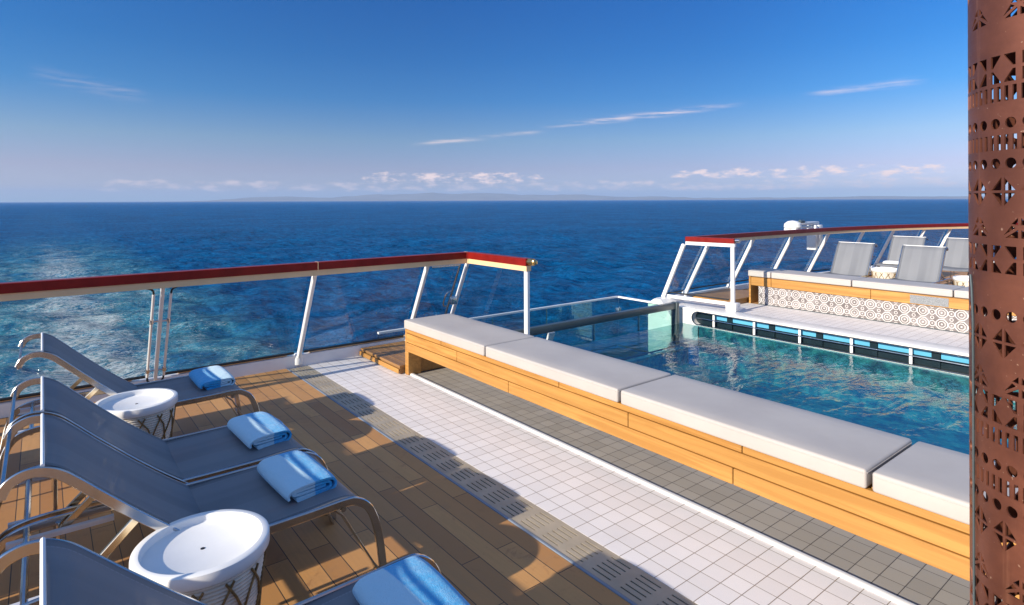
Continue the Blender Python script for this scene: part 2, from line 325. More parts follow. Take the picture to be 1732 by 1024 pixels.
MT = dict(
    deck=deck_material(),
    tile=tile_material('white_tile', (0.74, 0.70, 0.68), (0.82, 0.78, 0.76), (0.26, 0.21, 0.16), (0.60, 0.57, 0.56)),
    gtile=tile_material('grey_tile', (0.34, 0.315, 0.275), (0.41, 0.38, 0.335), (0.09, 0.08, 0.065), (0.33, 0.31, 0.29)),
    bench_wood=wood_material('bench_teak', (0.44, 0.20, 0.042), (0.57, 0.285, 0.072), 'y'),
    dark_wood=wood_material('step_teak', (0.30, 0.15, 0.05), (0.40, 0.21, 0.075), 'y'),
    rail_wood=simple('varnished_mahogany', (0.20, 0.010, 0.007), 0.35, 0, 0.15, 8, spec=0.25),
    cream=simple('cream_paint', (0.82, 0.56, 0.30), 0.4, 0, 0.04),
    white=simple('white_paint', (0.80, 0.79, 0.77), 0.32, 0, 0.05, 3),
    coaming=curb_material(),
    trough=simple('dark_trough', (0.01, 0.035, 0.045), 0.4),
    steel=simple('polished_steel', (0.58, 0.57, 0.56), 0.2, 1.0, 0.05, 10),
    brass=simple('brass', (0.75, 0.5, 0.2), 0.25, 1.0),
    slot_dark=simple('slot_dark', (0.006, 0.018, 0.026), 0.3),
    black=simple('black_gasket', (0.012, 0.012, 0.014), 0.5),
    dark=simple('dark_steel', (0.07, 0.095, 0.105), 0.3, 0.2),
    grate=simple('grating_steel', (0.44, 0.375, 0.28), 0.45, 0.2, 0.12, 5, 0.1, 200),
    edge=simple('edge_steel', (0.22, 0.26, 0.32), 0.5, 0.2),
    hill=simple('dry_hills', (0.20, 0.20, 0.17), 0.9, 0, 0.2, 0.0005, spec=0.1),
    hull=simple('hull_paint', (0.7, 0.7, 0.7), 0.4),
    glass=glass_material('rail_glass', (0.94, 0.965, 0.97)),
    green_glass=glass_material('weir_glass', (0.80, 0.91, 0.90)), clear_glass=glass_material('clear_glass', (0.965, 0.98, 0.98)),
    sling=sling_material(), mosaic=mosaic_material(), pool=pool_water_material(), sea=sea_material(),
    cushion=cushion_material(), copper=copper_material(), octa=octagon_material(),
    tray=simple('white_tray', (0.83, 0.83, 0.82), 0.25, 0, 0.03), basket=simple('cream_rings', (0.68, 0.62, 0.52), 0.45, 0, 0.12, 15),
    rope=simple('bronze_rope', (0.20, 0.125, 0.045), 0.55, 0, 0.3, 60),
    blue_panel=simple('pale_blue_panel', (0.10, 0.38, 0.58), 0.2, 0, 0.06),
    grille=simple('grey_grille', (0.22, 0.23, 0.24), 0.6, 0, 0.5, 160),
    towel_a=towel_material('two_tone_towel', (0.50, 0.76, 0.88), (0.02, 0.40, 0.76)),
    towel_b=towel_material('two_tone_towel_turned', (0.02, 0.40, 0.76), (0.50, 0.76, 0.88)),
    towel_w=towel_material('white_towel', (0.75, 0.75, 0.75), (0.7, 0.72, 0.75)),
    strap=simple('plastic_slide', (0.55, 0.58, 0.66), 0.35),
)

# ---------------------------------------------------------------- mesh builder
class MB:
    def __init__(s): s.bm = bmesh.new()
    def box(s, a, b, bevel=0.0, seg=2, mtx=None):
        t = bmesh.new(); bmesh.ops.create_cube(t, size=1)
        c = [(a[i] + b[i]) / 2 for i in range(3)]; d = [abs(b[i] - a[i]) for i in range(3)]
        for v in t.verts: v.co = Vector((v.co.x * d[0] + c[0], v.co.y * d[1] + c[1], v.co.z * d[2] + c[2]))
        if bevel: bmesh.ops.bevel(t, geom=t.edges[:], offset=min(bevel, min(d) * 0.48), segments=seg, profile=0.5, affect='EDGES', clamp_overlap=True)
        if mtx is not None: bmesh.ops.transform(t, matrix=mtx, verts=t.verts)
        s._merge(t); return s
    def _merge(s, t):
        me = bpy.data.meshes.new('tmp'); t.to_mesh(me); t.free(); s.bm.from_mesh(me); bpy.data.meshes.remove(me)
    def sweep(s, path, prof, side=None, closed=False, cap=True):
        """sweep a closed 2-D profile [(a,b)] along path; a runs along `side`, b along the path normal"""
        P = [Vector(p) for p in path]; n = len(P); rings = []
        prev = None
        for i in range(n):
            a = P[i - 1] if (i > 0 or closed) else P[i]; b = P[(i + 1) % n] if (i < n - 1 or closed) else P[i]
            tg = (b - a).normalized()
            if side is not None: sd = Vector(side); sd = (sd - tg * sd.dot(tg)).normalized()
            elif prev is None:
                ref = Vector((0, 0, 1)) if abs(tg.z) < 0.9 else Vector((1, 0, 0)); sd = tg.cross(ref).normalized()
            else: sd = (prev - tg * prev.dot(tg)).normalized()
            prev = sd; nm = sd.cross(tg).normalized()
            rings.append([s.bm.verts.new(P[i] + sd * q[0] + nm * q[1]) for q in prof])
        k = len(prof); m = n if closed else n - 1
        for i in range(m):
            r, q = rings[i], rings[(i + 1) % n]
            for j in range(k): s.bm.faces.new((r[j], r[(j + 1) % k], q[(j + 1) % k], q[j]))
        if cap and not closed:
            s.bm.faces.new(rings[0][::-1]); s.bm.faces.new(rings[-1])
        return s
    def tube(s, path, r, seg=10, side=None, closed=False):
        return s.sweep(path, [(r * math.cos(2 * math.pi * i / seg), r * math.sin(2 * math.pi * i / seg)) for i in range(seg)], side, closed)
    def strap(s, path, wd, th, side, bev=0.25):
        a, b = wd / 2, th / 2; c = min(a, b) * bev
        return s.sweep(path, [(-a + c, -b), (a - c, -b), (a, -b + c), (a, b - c), (a - c, b), (-a + c, b), (-a, b - c), (-a, -b + c)], side)
    def lathe(s, prof, seg=64, c=(0, 0, 0)):
        rings = []
        for r, z in prof:
            if r < 1e-6: rings.append([s.bm.verts.new((c[0], c[1], c[2] + z))])
            else: rings.append([s.bm.verts.new((c[0] + r * math.cos(2 * math.pi * i / seg), c[1] + r * math.sin(2 * math.pi * i / seg), c[2] + z)) for i in range(seg)])
        for a, b in zip(rings, rings[1:]):
            for i in range(seg):
                j = (i + 1) % seg
                if len(a) == 1 and len(b) == 1: continue
                if len(a) == 1: s.bm.faces.new((a[0], b[j], b[i]))
                elif len(b) == 1: s.bm.faces.new((a[i], a[j], b[0]))
                else: s.bm.faces.new((a[i], a[j], b[j], b[i]))
        return s
    def prism(s, poly, axis, lo, hi):
        """polygon (2-D) extruded along axis"""
        def mk(p, h): return {'x': (h, p[0], p[1]), 'y': (p[0], h, p[1]), 'z': (p[0], p[1], h)}[axis]
        A = [s.bm.verts.new(mk(p, lo)) for p in poly]; B = [s.bm.verts.new(mk(p, hi)) for p in poly]
        s.bm.faces.new(A[::-1]); s.bm.faces.new(B)
        for i in range(len(poly)):
            j = (i + 1) % len(poly); s.bm.faces.new((A[i], A[j], B[j], B[i]))
        return s
    def grid(s, pts, thick=0.0):
        """pts[i][j] -> sheet, with a second side when thick"""
        n, m = len(pts), len(pts[0])
        def sheet(off):
            V = [[s.bm.verts.new(Vector(pts[i][j]) + off(i, j)) for j in range(m)] for i in range(n)]
            return V
        def nrm(i, j):
            a = Vector(pts[min(i + 1, n - 1)][j]) - Vector(pts[max(i - 1, 0)][j]); b = Vector(pts[i][min(j + 1, m - 1)]) - Vector(pts[i][max(j - 1, 0)])
            return a.cross(b).normalized()
        A = sheet(lambda i, j: nrm(i, j) * (thick / 2))
        for i in range(n - 1):
            for j in range(m - 1): s.bm.faces.new((A[i][j], A[i + 1][j], A[i + 1][j + 1], A[i][j + 1]))
        if thick:
            B = sheet(lambda i, j: nrm(i, j) * (-thick / 2))
            for i in range(n - 1):
                for j in range(m - 1): s.bm.faces.new((B[i][j], B[i][j + 1], B[i + 1][j + 1], B[i + 1][j]))
            for i in range(n - 1):
                s.bm.faces.new((A[i][0], B[i][0], B[i + 1][0], A[i + 1][0])); s.bm.faces.new((A[i][-1], A[i + 1][-1], B[i + 1][-1], B[i][-1]))
            for j in range(m - 1):
                s.bm.faces.new((A[0][j], A[0][j + 1], B[0][j + 1], B[0][j])); s.bm.faces.new((A[-1][j], B[-1][j], B[-1][j + 1], A[-1][j + 1]))
        return s
    def build(s, name, m, parent=None, local=False, smooth=35):
        """vertices are world positions unless local; the mesh is stored relative to its parent"""
        bmesh.ops.recalc_face_normals(s.bm, faces=s.bm.faces)
        if parent is not None and not local:
            o = Vector((0, 0, 0)); q = parent
            while q is not None: o += q.location; q = q.parent
            for v in s.bm.verts: v.co -= o
        if smooth:
            lim = R(smooth)
            for f in s.bm.faces: f.smooth = True
            for e in s.bm.edges:
                if len(e.link_faces) == 2: e.smooth = e.calc_face_angle(0) < lim
                else: e.smooth = False
        me = bpy.data.meshes.new(name); s.bm.to_mesh(me); s.bm.free(); me.materials.append(m)
        ob = bpy.data.objects.new(name, me); COL.objects.link(ob); ob.parent = parent
        return ob
def smooth_path(pts, n=8, closed=False):
    P = [Vector(p) for p in pts]; out = []
    m = len(P)
    for i in range(m if closed else m - 1):
        if closed: p0, p1, p2, p3 = P[i - 1], P[i], P[(i + 1) % m], P[(i + 2) % m]
        else: p0, p1, p2, p3 = P[max(i - 1, 0)], P[i], P[i + 1], P[min(i + 2, m - 1)]
        for k in range(n):
            t = k / n
            out.append(0.5 * ((2 * p1) + (p2 - p0) * t + (2 * p0 - 5 * p1 + 4 * p2 - p3) * t * t + (3 * p1 - p0 - 3 * p2 + p3) * t ** 3))
    if not closed: out.append(P[-1])
    return out
def tag(o, label=None, cat=None, group=None, kind=None):
    if label: o['label'] = label
    if cat: o['category'] = cat
    if group: o['group'] = group
    if kind: o['kind'] = kind
    return o
def thing(name, loc, label, cat, group=None):
    o = bpy.data.objects.new(name, None); COL.objects.link(o); o.location = loc; o.empty_display_size = 0.2
    return tag(o, label, cat, group)
def structure(o, label=None, cat=None): return tag(o, label, cat, kind='structure')
def copy_tree(o, parent=None):
    c = o.copy(); COL.objects.link(c)
    if parent is not None: c.parent = parent
    for ch in [x for x in list(o.children)]: copy_tree(ch, c)
    return c

# ================================================================ SETTING
SEA_Z = -16.0
def make_sea():
    na = 1100; rad = [8.0]
    while rad[-1] < 90000: rad.append(rad[-1] * (1.0105 if rad[-1] < 900 else 1.06))
    rad = np.array(rad); nr = len(rad); th = np.linspace(0, 2 * np.pi, na, endpoint=False)
    X = rad[:, None] * np.sin(th)[None, :] + 2; Y = rad[:, None] * np.cos(th)[None, :]
    Z = np.zeros_like(X); cell = np.maximum(rad * 0.0105, rad * 2 * np.pi / na)[:, None]
    for k in range(70):
        L = 1.6 * (14.0 ** rng.random()); a = rng.normal(0.5, 0.75); ph = rng.random() * 6.28
        amp = 0.0085 * L ** 0.85
        kx, ky = np.sin(a) * 2 * np.pi / L, np.cos(a) * 2 * np.pi / L
        fade = np.clip((L / cell - 2.5) / 3, 0, 1)
        s = np.sin(kx * X + ky * Y + ph)
        Z += amp * fade * (s + 0.25 * (1 - 2 * np.abs(s)))
    V = np.stack([X, Y, Z + SEA_Z], -1).reshape(-1, 3)
    i = np.arange(nr - 1)[:, None]; j = np.arange(na)[None, :]; jn = (j + 1) % na
    F = np.stack([i * na + j, (i + 1) * na + j, (i + 1) * na + jn, i * na + jn], -1).reshape(-1, 4)
    me = bpy.data.meshes.new('sea'); me.vertices.add(len(V)); me.vertices.foreach_set('co', V.ravel().astype(np.float32))
    me.loops.add(F.size); me.loops.foreach_set('vertex_index', F.ravel().astype(np.int32))
    me.polygons.add(len(F)); me.polygons.foreach_set('loop_start', (np.arange(len(F)) * 4).astype(np.int32)); me.polygons.foreach_set('loop_total', np.full(len(F), 4, np.int32))
    me.update(calc_edges=True); me.polygons.foreach_set('use_smooth', np.ones(len(F), bool)); me.materials.append(MT['sea'])
    me.flip_normals() if me.polygons[0].normal.z < 0 else None
    o = bpy.data.objects.new('sea', me); COL.objects.link(o); structure(o)
make_sea()

# hull below the decks
m = MB(); m.box((-9, -14, -17), (20, 5.2, -2.6)); structure(m.build('ship_hull', MT['hull']))
# teak looking deck (port) and starboard deck
m = MB(); m.box((-9, -6, -0.30), (1.884, 6.0, 0)); structure(m.build('deck', MT['deck']))
m = MB(); m.prism([(8.86, -6), (22, -6), (22, 1.5), (19.0, 4.0), (17.2, 5.05), (15.7, 5.45), (14.4, 5.7), (12.5, 5.95), (10.5, 6.0), (8.86, 6.0)], 'z', -0.30, 0); structure(m.build('deck', MT['deck']))
# drain channel under the grating
m = MB(); m.box((1.886, -6, -0.30), (2.096, 6.0, -0.06)); structure(m.build('drain_channel', MT['black']))
# white tiled walkway, grey tiled strip
m = MB(); m.box((2.098, -6, -0.30), (2.735, 6.0, 0.0)); structure(m.build('tiled_walkway', MT['tile']))
m = MB(); m.box((2.772, -6, -0.30), (3.99, 5.46, -0.004)); m.box((2.772, 5.46, -0.30), (3.74, 6.0, -0.004)); structure(m.build('tiled_floor', MT['gtile']))
m = MB(); m.box((2.736, -6, -0.30), (2.771, 6.0, 0.014), 0.008); structure(m.build('white_curb', MT['white']))
# starboard tiled floor
m = MB(); m.box((7.86, -6, -0.3), (8.84, 6.0, 0.0)); structure(m.build('tiled_walkway', MT['tile']))
# pool basin
m = MB()
m.box((4.0, -6, -0.95), (7.57, 5.4, -0.80)); m.box((3.9, -6, -1.6), (4.0, 5.4, -0.002)); m.box((4.0, -6.1, -1.6), (7.57, -6.0, 0.0))
m.box((7.57, -6, -1.6), (7.67, 5.2, -0.215)); m.box((4.0, 5.4, -1.6), (7.57, 5.48, -0.55))
structure(m.build('pool_basin', MT['mosaic']))
# pool water
m = MB(); m.grid([[(x, y, -0.2) for y in np.linspace(-6, 5.48, 30)] for x in np.linspace(4.0, 7.57, 20)]); wtr = structure(m.build('pool_water', MT['pool']))
# overflow trough beyond the pool
m = MB(); m.box((3.74, 5.56, -0.9), (7.5, 6.7, -0.8)); m.box((3.6, 5.56, -0.9), (3.74, 6.7, -0.02)); structure(m.build('overflow_trough', MT['trough']))

# starboard coaming of the pool with the long slot
def coaming():
    t = thing('pool_coaming', (7.7, 1, 0), 'white pool side with a long rounded scupper slot and steel rod', 'pool side')
    z0, z1 = -0.188, 0.0; y1 = 5.31; r = (z1 - z0) / 2; cz = (z0 + z1) / 2 - 0.002
    m = MB()
    m.box((7.56, -6, 0.004), (7.858, 5.62, 0.034), 0.012)            # top lip
    # end block: white face with the rounded end of the slot
    arc = [(y1 - r + r * math.cos(a), cz + r * math.sin(a)) for a in np.linspace(-math.pi / 2, math.pi / 2, 15)]
    poly = [(5.60, -0.5), (5.60, 0.004), (y1 - r, 0.004)] + arc[::-1] + [(y1 - r, -0.5)]
    m.prism(poly, 'x', 7.565, 7.80)
    m.box((7.565, -6, -0.215), (7.80, y1 - r, z0 - 0.004))
    m.build('coaming', MT['coaming'], t)
    m = MB(); m.box((7.655, -6, z0 - 0.1), (7.80, y1 + 0.0, z1)); m.box((7.57, -6, z0 - 0.003), (7.654, y1 - r, z0 + 0.002)); m.build('recess', MT['slot_dark'], t)
    ys = np.arange(-5.8, 5.0, 0.62)
    for y in ys[6:]:
        b = MB(); b.box((7.645, y + 0.045, -0.085), (7.6545, min(y + 0.575, 5.0), -0.022)); b.build('blue_panel', MT['blue_panel'], t)
    for y in ys[6:]:
        d = MB(); d.box((7.632, y - 0.04, z0 + 0.004), (7.643, y + 0.04, z1)); d.build('mullion', MT['slot_dark'], t)
    for y in ys[7:]:
        q = MB(); q.box((7.585, y + 0.21, z0 + 0.003), (7.60, y + 0.24, z1)); q.build('bracket', MT['white'], t)
    q = MB(); q.tube([(7.575, -6, -0.092), (7.575, y1 - 0.07, -0.092)], 0.007); q.build('rod', MT['steel'], t)
    q = MB(); q.sweep([(7.562, y, z) for y, z in [(-6, z1 + 0.001), (y1 - r, z1 + 0.001)] + arc[::-1][1:-1] + [(y1 - r, z0), (-6, z0)]], [(-0.006, -0.006), (0.006, -0.006), (0.006, 0.006), (-0.006, 0.006)], side=(1, 0, 0)); q.build('slot_trim', MT['steel'], t)
coaming()

# ---------------------------------------------------------------- stern kerbs
m = MB(); m.box((-9, 6.0, -0.5), (3.72, 6.06, 0.115), 0.012); tag(m.build('deck_kerb', MT['white']), 'white steel kerb along the deck edge under the left railing', 'kerb')
m = MB(); m.box((7.66, 6.0, -0.5), (10.5, 6.06, 0.09), 0.012)
crv = [(10.5, 6.03), (12.5, 5.98), (14.4, 5.73), (15.7, 5.48), (17.2, 5.08), (19.0, 4.03)]
m.sweep(smooth_path([(x, y, -0.2) for x, y in crv], 5), [(-0.03, -0.29), (0.03, -0.29), (0.03, 0.29), (-0.03, 0.29)]); tag(m.build('deck_kerb', MT['white']), 'white steel kerb under the curved right railing', 'kerb')

# ---------------------------------------------------------------- railings
def lean(x, z, base=6.05, k=0.52): return (x, base - k * z, z)
RAILP = [(-0.04, -0.039), (0.04, -0.039), (0.04, 0.028), (0.036, 0.032), (-0.036, 0.032), (-0.04, 0.028)]
CHAN = [(-0.03, -0.026), (0.03, -0.026), (0.03, 0.026), (-0.03, 0.026)]
def pane(poly_top, poly_bot, t, material, th=0.012, name='glass_pane'):
    """quad pane from bottom edge (a,b) to top edge (a,b), with thickness"""
    a, b = Vector(poly_bot[0]), Vector(poly_bot[1]); c, d = Vector(poly_top[0]), Vector(poly_top[1])
    n = (b - a).cross(c - a).normalized() * th / 2
    m = MB(); A = [m.bm.verts.new(p + n) for p in (a, b, d, c)]; B = [m.bm.verts.new(p - n) for p in (a, b, d, c)]
    m.bm.faces.new(A); m.bm.faces.new(B[::-1])
    for i in range(4):
        j = (i + 1) % 4; m.bm.faces.new((A[i], B[i], B[j], A[j]))
    g = m.build(name, material, t, smooth=0)
    s = MB(); s.tube([a + Vector((0, 0, -0.004)), b + Vector((0, 0, -0.004))], 0.012, 6); s.build('gasket', MT['black'], g)
    return g
def post(t, top, bot, r=0.024, shoe=True):
    m = MB(); a, b = Vector(bot), Vector(top)
    m.strap([a, b], r * 2, r * 1.5, (0, 1, 0), 0.3)
    p = m.build('post', MT['white'], t)
    if shoe:
        q = MB(); q.lathe([(0, -0.03), (0.045, -0.03), (0.05, 0.03), (0.035, 0.075), (0.0, 0.085)], 20, tuple(a)); q.build('foot', MT['white'], p)
    return p
def left_rail():
    t = thing('glass_railing', (1.5, 6.05, 0), 'tilted glass stern railing with maroon wooden handrail, on the left behind the loungers', 'railing')
    TZ = 1.05; yc = 5.50
    path = [(-3.0, yc, TZ), (0.8, yc, TZ), (2.0, yc, TZ), (3.66, yc, TZ), (3.715, yc - 0.05, TZ), (3.722, 4.47, TZ)]
    m = MB(); m.sweep(path, RAILP, side=None); h = m.build('handrail', MT['rail_wood'], t)
    m = MB(); m.sweep([(p[0], p[1], TZ - 0.066) for p in path], CHAN, side=None); m.build('rail_channel', MT['cream'], t)
    for x in (2.03, 3.7):   # joint bands
        q = MB(); q.sweep([(x - 0.003 - 0.02, yc, TZ), (x + 0.003 - 0.02, yc, TZ)], [(a * 1.03, b * 1.03) for a, b in RAILP]); q.build('joint_band', MT['cream'], h)
    q = MB(); q.tube([(3.722, 4.47, TZ), (3.722, 4.40, TZ)], 0.034, 14); q.lathe([(0, -0.026), (0.03, -0.02), (0.036, 0), (0.03, 0.02), (0, 0.026)], 14, (3.722, 4.39, TZ)); q.build('end_cap', MT['brass'], h)
    xs = [-1.72, -0.48, 0.77, 2.01, 3.22, 3.735]
    for x in (-1.72, -0.48, 2.01, 3.22): post(t, lean(x, 0.965), lean(x, 0.05))
    post(t, lean(3.735, 0.965), lean(3.735, 0.0), 0.022, False)
    post(t, (3.722, 4.50, 0.99), (3.722, 4.50, 0.0), 0.026, False)
    # hinged gate post with pins on either side
    post(t, lean(0.77, 0.965), lean(0.77, 0.05), 0.018, False)
    for dx in (-0.062, 0.062):
        m = MB(); m.tube([lean(0.77 + dx, 0.14), lean(0.77 + dx, 0.90)], 0.011, 10)
        g = m.build('gate_pin', MT['white'], t)
        e = MB(); e.tube(smooth_path([Vector(lean(0.77 + dx, 0.90)), Vector(lean(0.77 + dx * 1.15, 0.935)), Vector(lean(0.77 + dx * 1.9, 0.955)), Vector(lean(0.77 + dx * 3.0, 0.96))], 5), 0.008, 8)
        e.build('seal', MT['black'], g); e = MB()
        e.tube(smooth_path([Vector(lean(0.77 + dx, 0.14)), Vector(lean(0.77 + dx * 0.9, 0.10)), Vector(lean(0.77 + dx * 0.4, 0.075))], 4), 0.008, 8)
        e.build('seal', MT['black'], g)
        for z in (0.20, 0.66):
            k = MB(); p0 = Vector(lean(0.77 + dx, z)); p1 = Vector(lean(0.77, z)); k.tube([p0, p1], 0.009, 8); k.tube([p0 + Vector((0, 0, -0.02)), p0 + Vector((0, 0, 0.02))], 0.017, 10); k.build('hinge', MT['steel'], g)
    zb, zt = 0.145, 0.955
    for a, b in zip(xs, xs[1:]):
        e0 = 0.075 if abs(a - 0.77) < .01 else 0.05; e1 = 0.075 if abs(b - 0.77) < .01 else 0.05
        if b == 3.735: e1 = 0.07
        k = -0.028
        P = lambda x, z: (x, 6.05 - 0.52 * z - k, z)
        pane((P(a + e0, zt), P(b - e1, zt)), (P(a + e0, zb), P(b - e1, zb)), t, MT['glass'])
    # side pane beside the pool
    pane(((3.722, 5.43, zt), (3.722, 4.56, zt)), ((3.722, 5.95, 0.08), (3.722, 4.56, 0.08)), t, MT['glass'])
    # lower stainless rail behind the glass foot
    for a, b in ((-3, 0.6), (0.95, 1.9), (2.12, 3.68)):
        q = MB(); q.strap([(a, 6.03, 0.128), (b, 6.03, 0.128)], 0.035, 0.018, (0, 1, 0)); q.build('foot_rail', MT['cream'], t)
    # gate latch frame on the last bay
    m = MB(); 
    for x, z0, z1 in ((3.64, 0.15, 0.94),):
        m.strap([lean(x, z0), lean(x, z1)], 0.022, 0.022, (0, 1, 0))
    m.strap([lean(3.28, 0.935), lean(3.64, 0.935)], 0.02, 0.02, (0, 1, 0))
    m.build('gate_frame', MT['steel'], t)
    m = MB(); m.tube(smooth_path([lean(3.63, 0.44), Vector(lean(3.58, 0.46)) , Vector(lean(3.565, 0.52)), Vector(lean(3.575, 0.60)), lean(3.63, 0.63)], 5), 0.009, 8)
    m.box((3.63, 5.73, 0.47), (3.71, 5.77, 0.56), 0.006); m.build('latch', MT['steel'], t)
left_rail()

def right_rail():
    t = thing('glass_railing', (12, 6.0, 0), 'curved glass stern railing with maroon handrail, on the right behind the grey loungers', 'railing')
    TZ = 1.05
    crv = [(7.82, 5.52), (9.37, 5.51), (10.95, 5.48), (12.32, 5.42), (13.6, 5.27), (14.75, 5.04), (15.8, 4.72), (17.0, 4.25), (18.6, 3.4), (20, 2.5)]
    pth = smooth_path([(x, y, TZ) for x, y in crv], 6)
    m = MB(); m.sweep(pth, RAILP); h = m.build('handrail', MT['rail_wood'], t)
    m = MB(); m.sweep([(p.x, p.y, TZ - 0.066) for p in pth], CHAN); m.build('rail_channel', MT['cream'], t)
    side = [(7.79, 5.565, TZ), (7.885, 4.80, TZ)]
    m = MB(); m.sweep(side, RAILP); m.build('handrail', MT['rail_wood'], t)['label'] = 'short bright red handrail end beside the pool'
    m = MB(); m.sweep([(p[0], p[1], TZ - 0.066) for p in side], CHAN); m.build('rail_channel', MT['white'], t)
    q = MB(); q.tube([(7.888, 4.80, TZ), (7.896, 4.735, TZ)], 0.03, 12); q.build('end_cap', MT['steel'], h)
    post(t, lean(7.70, 0.965), lean(7.78, 0.10), 0.03, False)
    post(t, (7.885, 4.84, 0.99), (7.885, 4.84, 0.1), 0.028, False)
    q = MB(); q.box((7.82, 4.76, 0.035), (7.95, 4.92, 0.15), 0.006); q.build('post_block', MT['white'], t)
    q = MB(); q.strap([(7.79, 5.92, 0.125), (7.885, 4.93, 0.125)], 0.04, 0.05, (1, 0, 0)); q.build('foot_rail', MT['white'], t)
    px = []
    for x in (8.36, 9.66, 10.95, 12.3, 13.55, 14.65, 15.55, 16.35, 17.2, 18.1):
        k = min(range(len(pth)), key=lambda i: abs(pth[i].x - x)); p = pth[k]; tg = (pth[min(k + 1, len(pth) - 1)] - pth[k - 1]).normalized(); nrm = Vector((-tg.y, tg.x, 0))
        top = Vector((x, p.y, 0.965)) + nrm * 0.03; bot = Vector((x, p.y, 0.06)) + nrm * 0.50
        post(t, top, bot, 0.028); px.append((top, bot, tg))
    for (a, b, ta), (c, d, tb) in zip(px, px[1:]):
        o = 0.03
        na = Vector((-ta.y, ta.x, 0)) * o; nb_ = Vector((-tb.y, tb.x, 0)) * o
        f = lambda p, q, z: p + (q - p) * ((0.965 - z) / (0.965 - 0.06))
        u = (c - a).normalized() * 0.06
        pane((f(a, b, 0.95) + na + u, f(c, d, 0.95) + nb_ - u), (f(a, b, 0.17) + na + u, f(c, d, 0.17) + nb_ - u), t, MT['glass'])
    a, b, ta = px[0]
    P = lambda x, z: (x, 6.05 - 0.52 * z + 0.03, z)
    pane((P(7.77, 0.95), P(8.30, 0.95)), (P(7.83, 0.15), P(8.30, 0.15)), t, MT['glass'])
    pane(((7.79, 5.50, 0.95), (7.875, 4.90, 0.95)), ((7.80, 5.88, 0.19), (7.875, 4.90, 0.19)), t, MT['glass'])
right_rail()

# ---------------------------------------------------------------- infinity edge of the pool
def weir():
    t = thing('glass_weir', (5.8, 5.52, -0.2), 'glass end wall of the infinity pool with a dark capping strip', 'pool wall')
    pane(((3.99, 5.52, 0.02), (7.44, 5.52, 0.02)), ((3.99, 5.52, -0.54), (7.44, 5.52, -0.54)), t, MT['clear_glass'], 0.03)
    m = MB(); m.box((3.99, 5.485, 0.022), (7.44, 5.56, 0.115), 0.006); m.box((7.41, 5.47, -0.5), (7.475, 5.57, 0.118), 0.006); m.build('capping', MT['dark'], t)
    m = MB(); m.strap([(5.05, 5.80, -0.5), (5.05, 5.62, -0.02)], 0.10, 0.03, (1, 0, 0)); m.build('reflected_post', MT['white'], t)  # added strut, stands in for a rail post's reflection in the glass
    for x in (4.55, 5.7, 6.6):
        q = MB(); q.box((x, 5.505, -0.2), (x + 0.008, 5.535, 0.02)); q.build('pane_joint', MT['steel'], t)
    t2 = thing('trough_glass', (5.5, 6.7, -0.5), 'low greenish glass wall with white top rim around the overflow trough', 'glass wall')
    pane(((3.2, 6.7, 0.03), (7.48, 6.7, 0.03)), ((3.2, 6.7, -0.75), (7.48, 6.7, -0.75)), t2, MT['green_glass'], 0.03)
    pane(((7.5, 6.69, 0.03), (7.5, 5.62, 0.03)), ((7.5, 6.69, -0.75), (7.5, 5.62, -0.75)), t2, MT['green_glass'], 0.03)
    m = MB(); m.sweep([(3.2, 6.7, 0.045), (7.49, 6.7, 0.045), (7.5, 6.69, 0.045), (7.5, 5.62, 0.045)], [(-0.022, -0.012), (0.022, -0.012), (0.022, 0.012), (-0.022, 0.012)], side=None); m.build('top_rim', MT['white'], t2)
    for x in (4.9, 5.9):
        q = MB(); q.box((x, 6.675, -0.7), (x + 0.012, 6.69, 0.03)); q.build('pane_joint', MT['steel'], t2)
    m = MB(); m.box((7.40, 6.60, -0.28), (7.47, 6.67, -0.12), 0.005); m.build('corner_bracket', MT['steel'], t2)
    # white stern block the leaning corner post stands on
    m = MB(); m.prism([(6.10, -0.9), (6.10, 0.02), (5.98, 0.10), (5.86, 0.10), (5.585, -0.22), (5.585, -0.9)], 'x', 7.53, 7.86)
    tag(m.build('stern_block', MT['white']), 'white sloping steel block at the pool corner under the right railing', 'steel block')
weir()

# ---------------------------------------------------------------- benches
def cushion(x0, x1, y0, y1, z0, z1, label, group):
    nx, ny = 10, 26; m = MB()
    m.box((x0, y0, z0), (x1, y1, z1), 0.012, 4)
    bmesh.ops.subdivide_edges(m.bm, edges=[e for e in m.bm.edges if e.calc_length() > 0.2], cuts=6, use_grid_fill=True)
    for v in m.bm.verts:
        if v.co.z > (z0 + z1) / 2 + 0.02:
            u = (v.co.x - x0) / (x1 - x0); q = (v.co.y - y0) / (y1 - y0)
            v.co.z += 0.006 * min(1, 8 * u * (1 - u)) * min(1, 12 * q * (1 - q))
    c = Vector(((x0 + x1) / 2, (y0 + y1) / 2, z0))
    for v in m.bm.verts: v.co -= c
    o = m.build('seat_cushion', MT['cushion'], None); o.location = c; tag(o, label, 'cushion', group)
    # seam piping
    p = MB(); zz = z1 - z0 - 0.016; hx, hy = (x1 - x0) / 2 + 0.0005, (y1 - y0) / 2 + 0.0005
    k = 0.014
    p.tube([(-hx, -hy + k, zz), (-hx, hy - k, zz), (-hx + k, hy, zz), (hx - k, hy, zz), (hx, hy - k, zz), (hx, -hy + k, zz), (hx - k, -hy, zz), (-hx + k, -hy, zz)], 0.0022, 6, closed=True)
    p.build('seam', MT['cushion'], o, local=True)
    return o
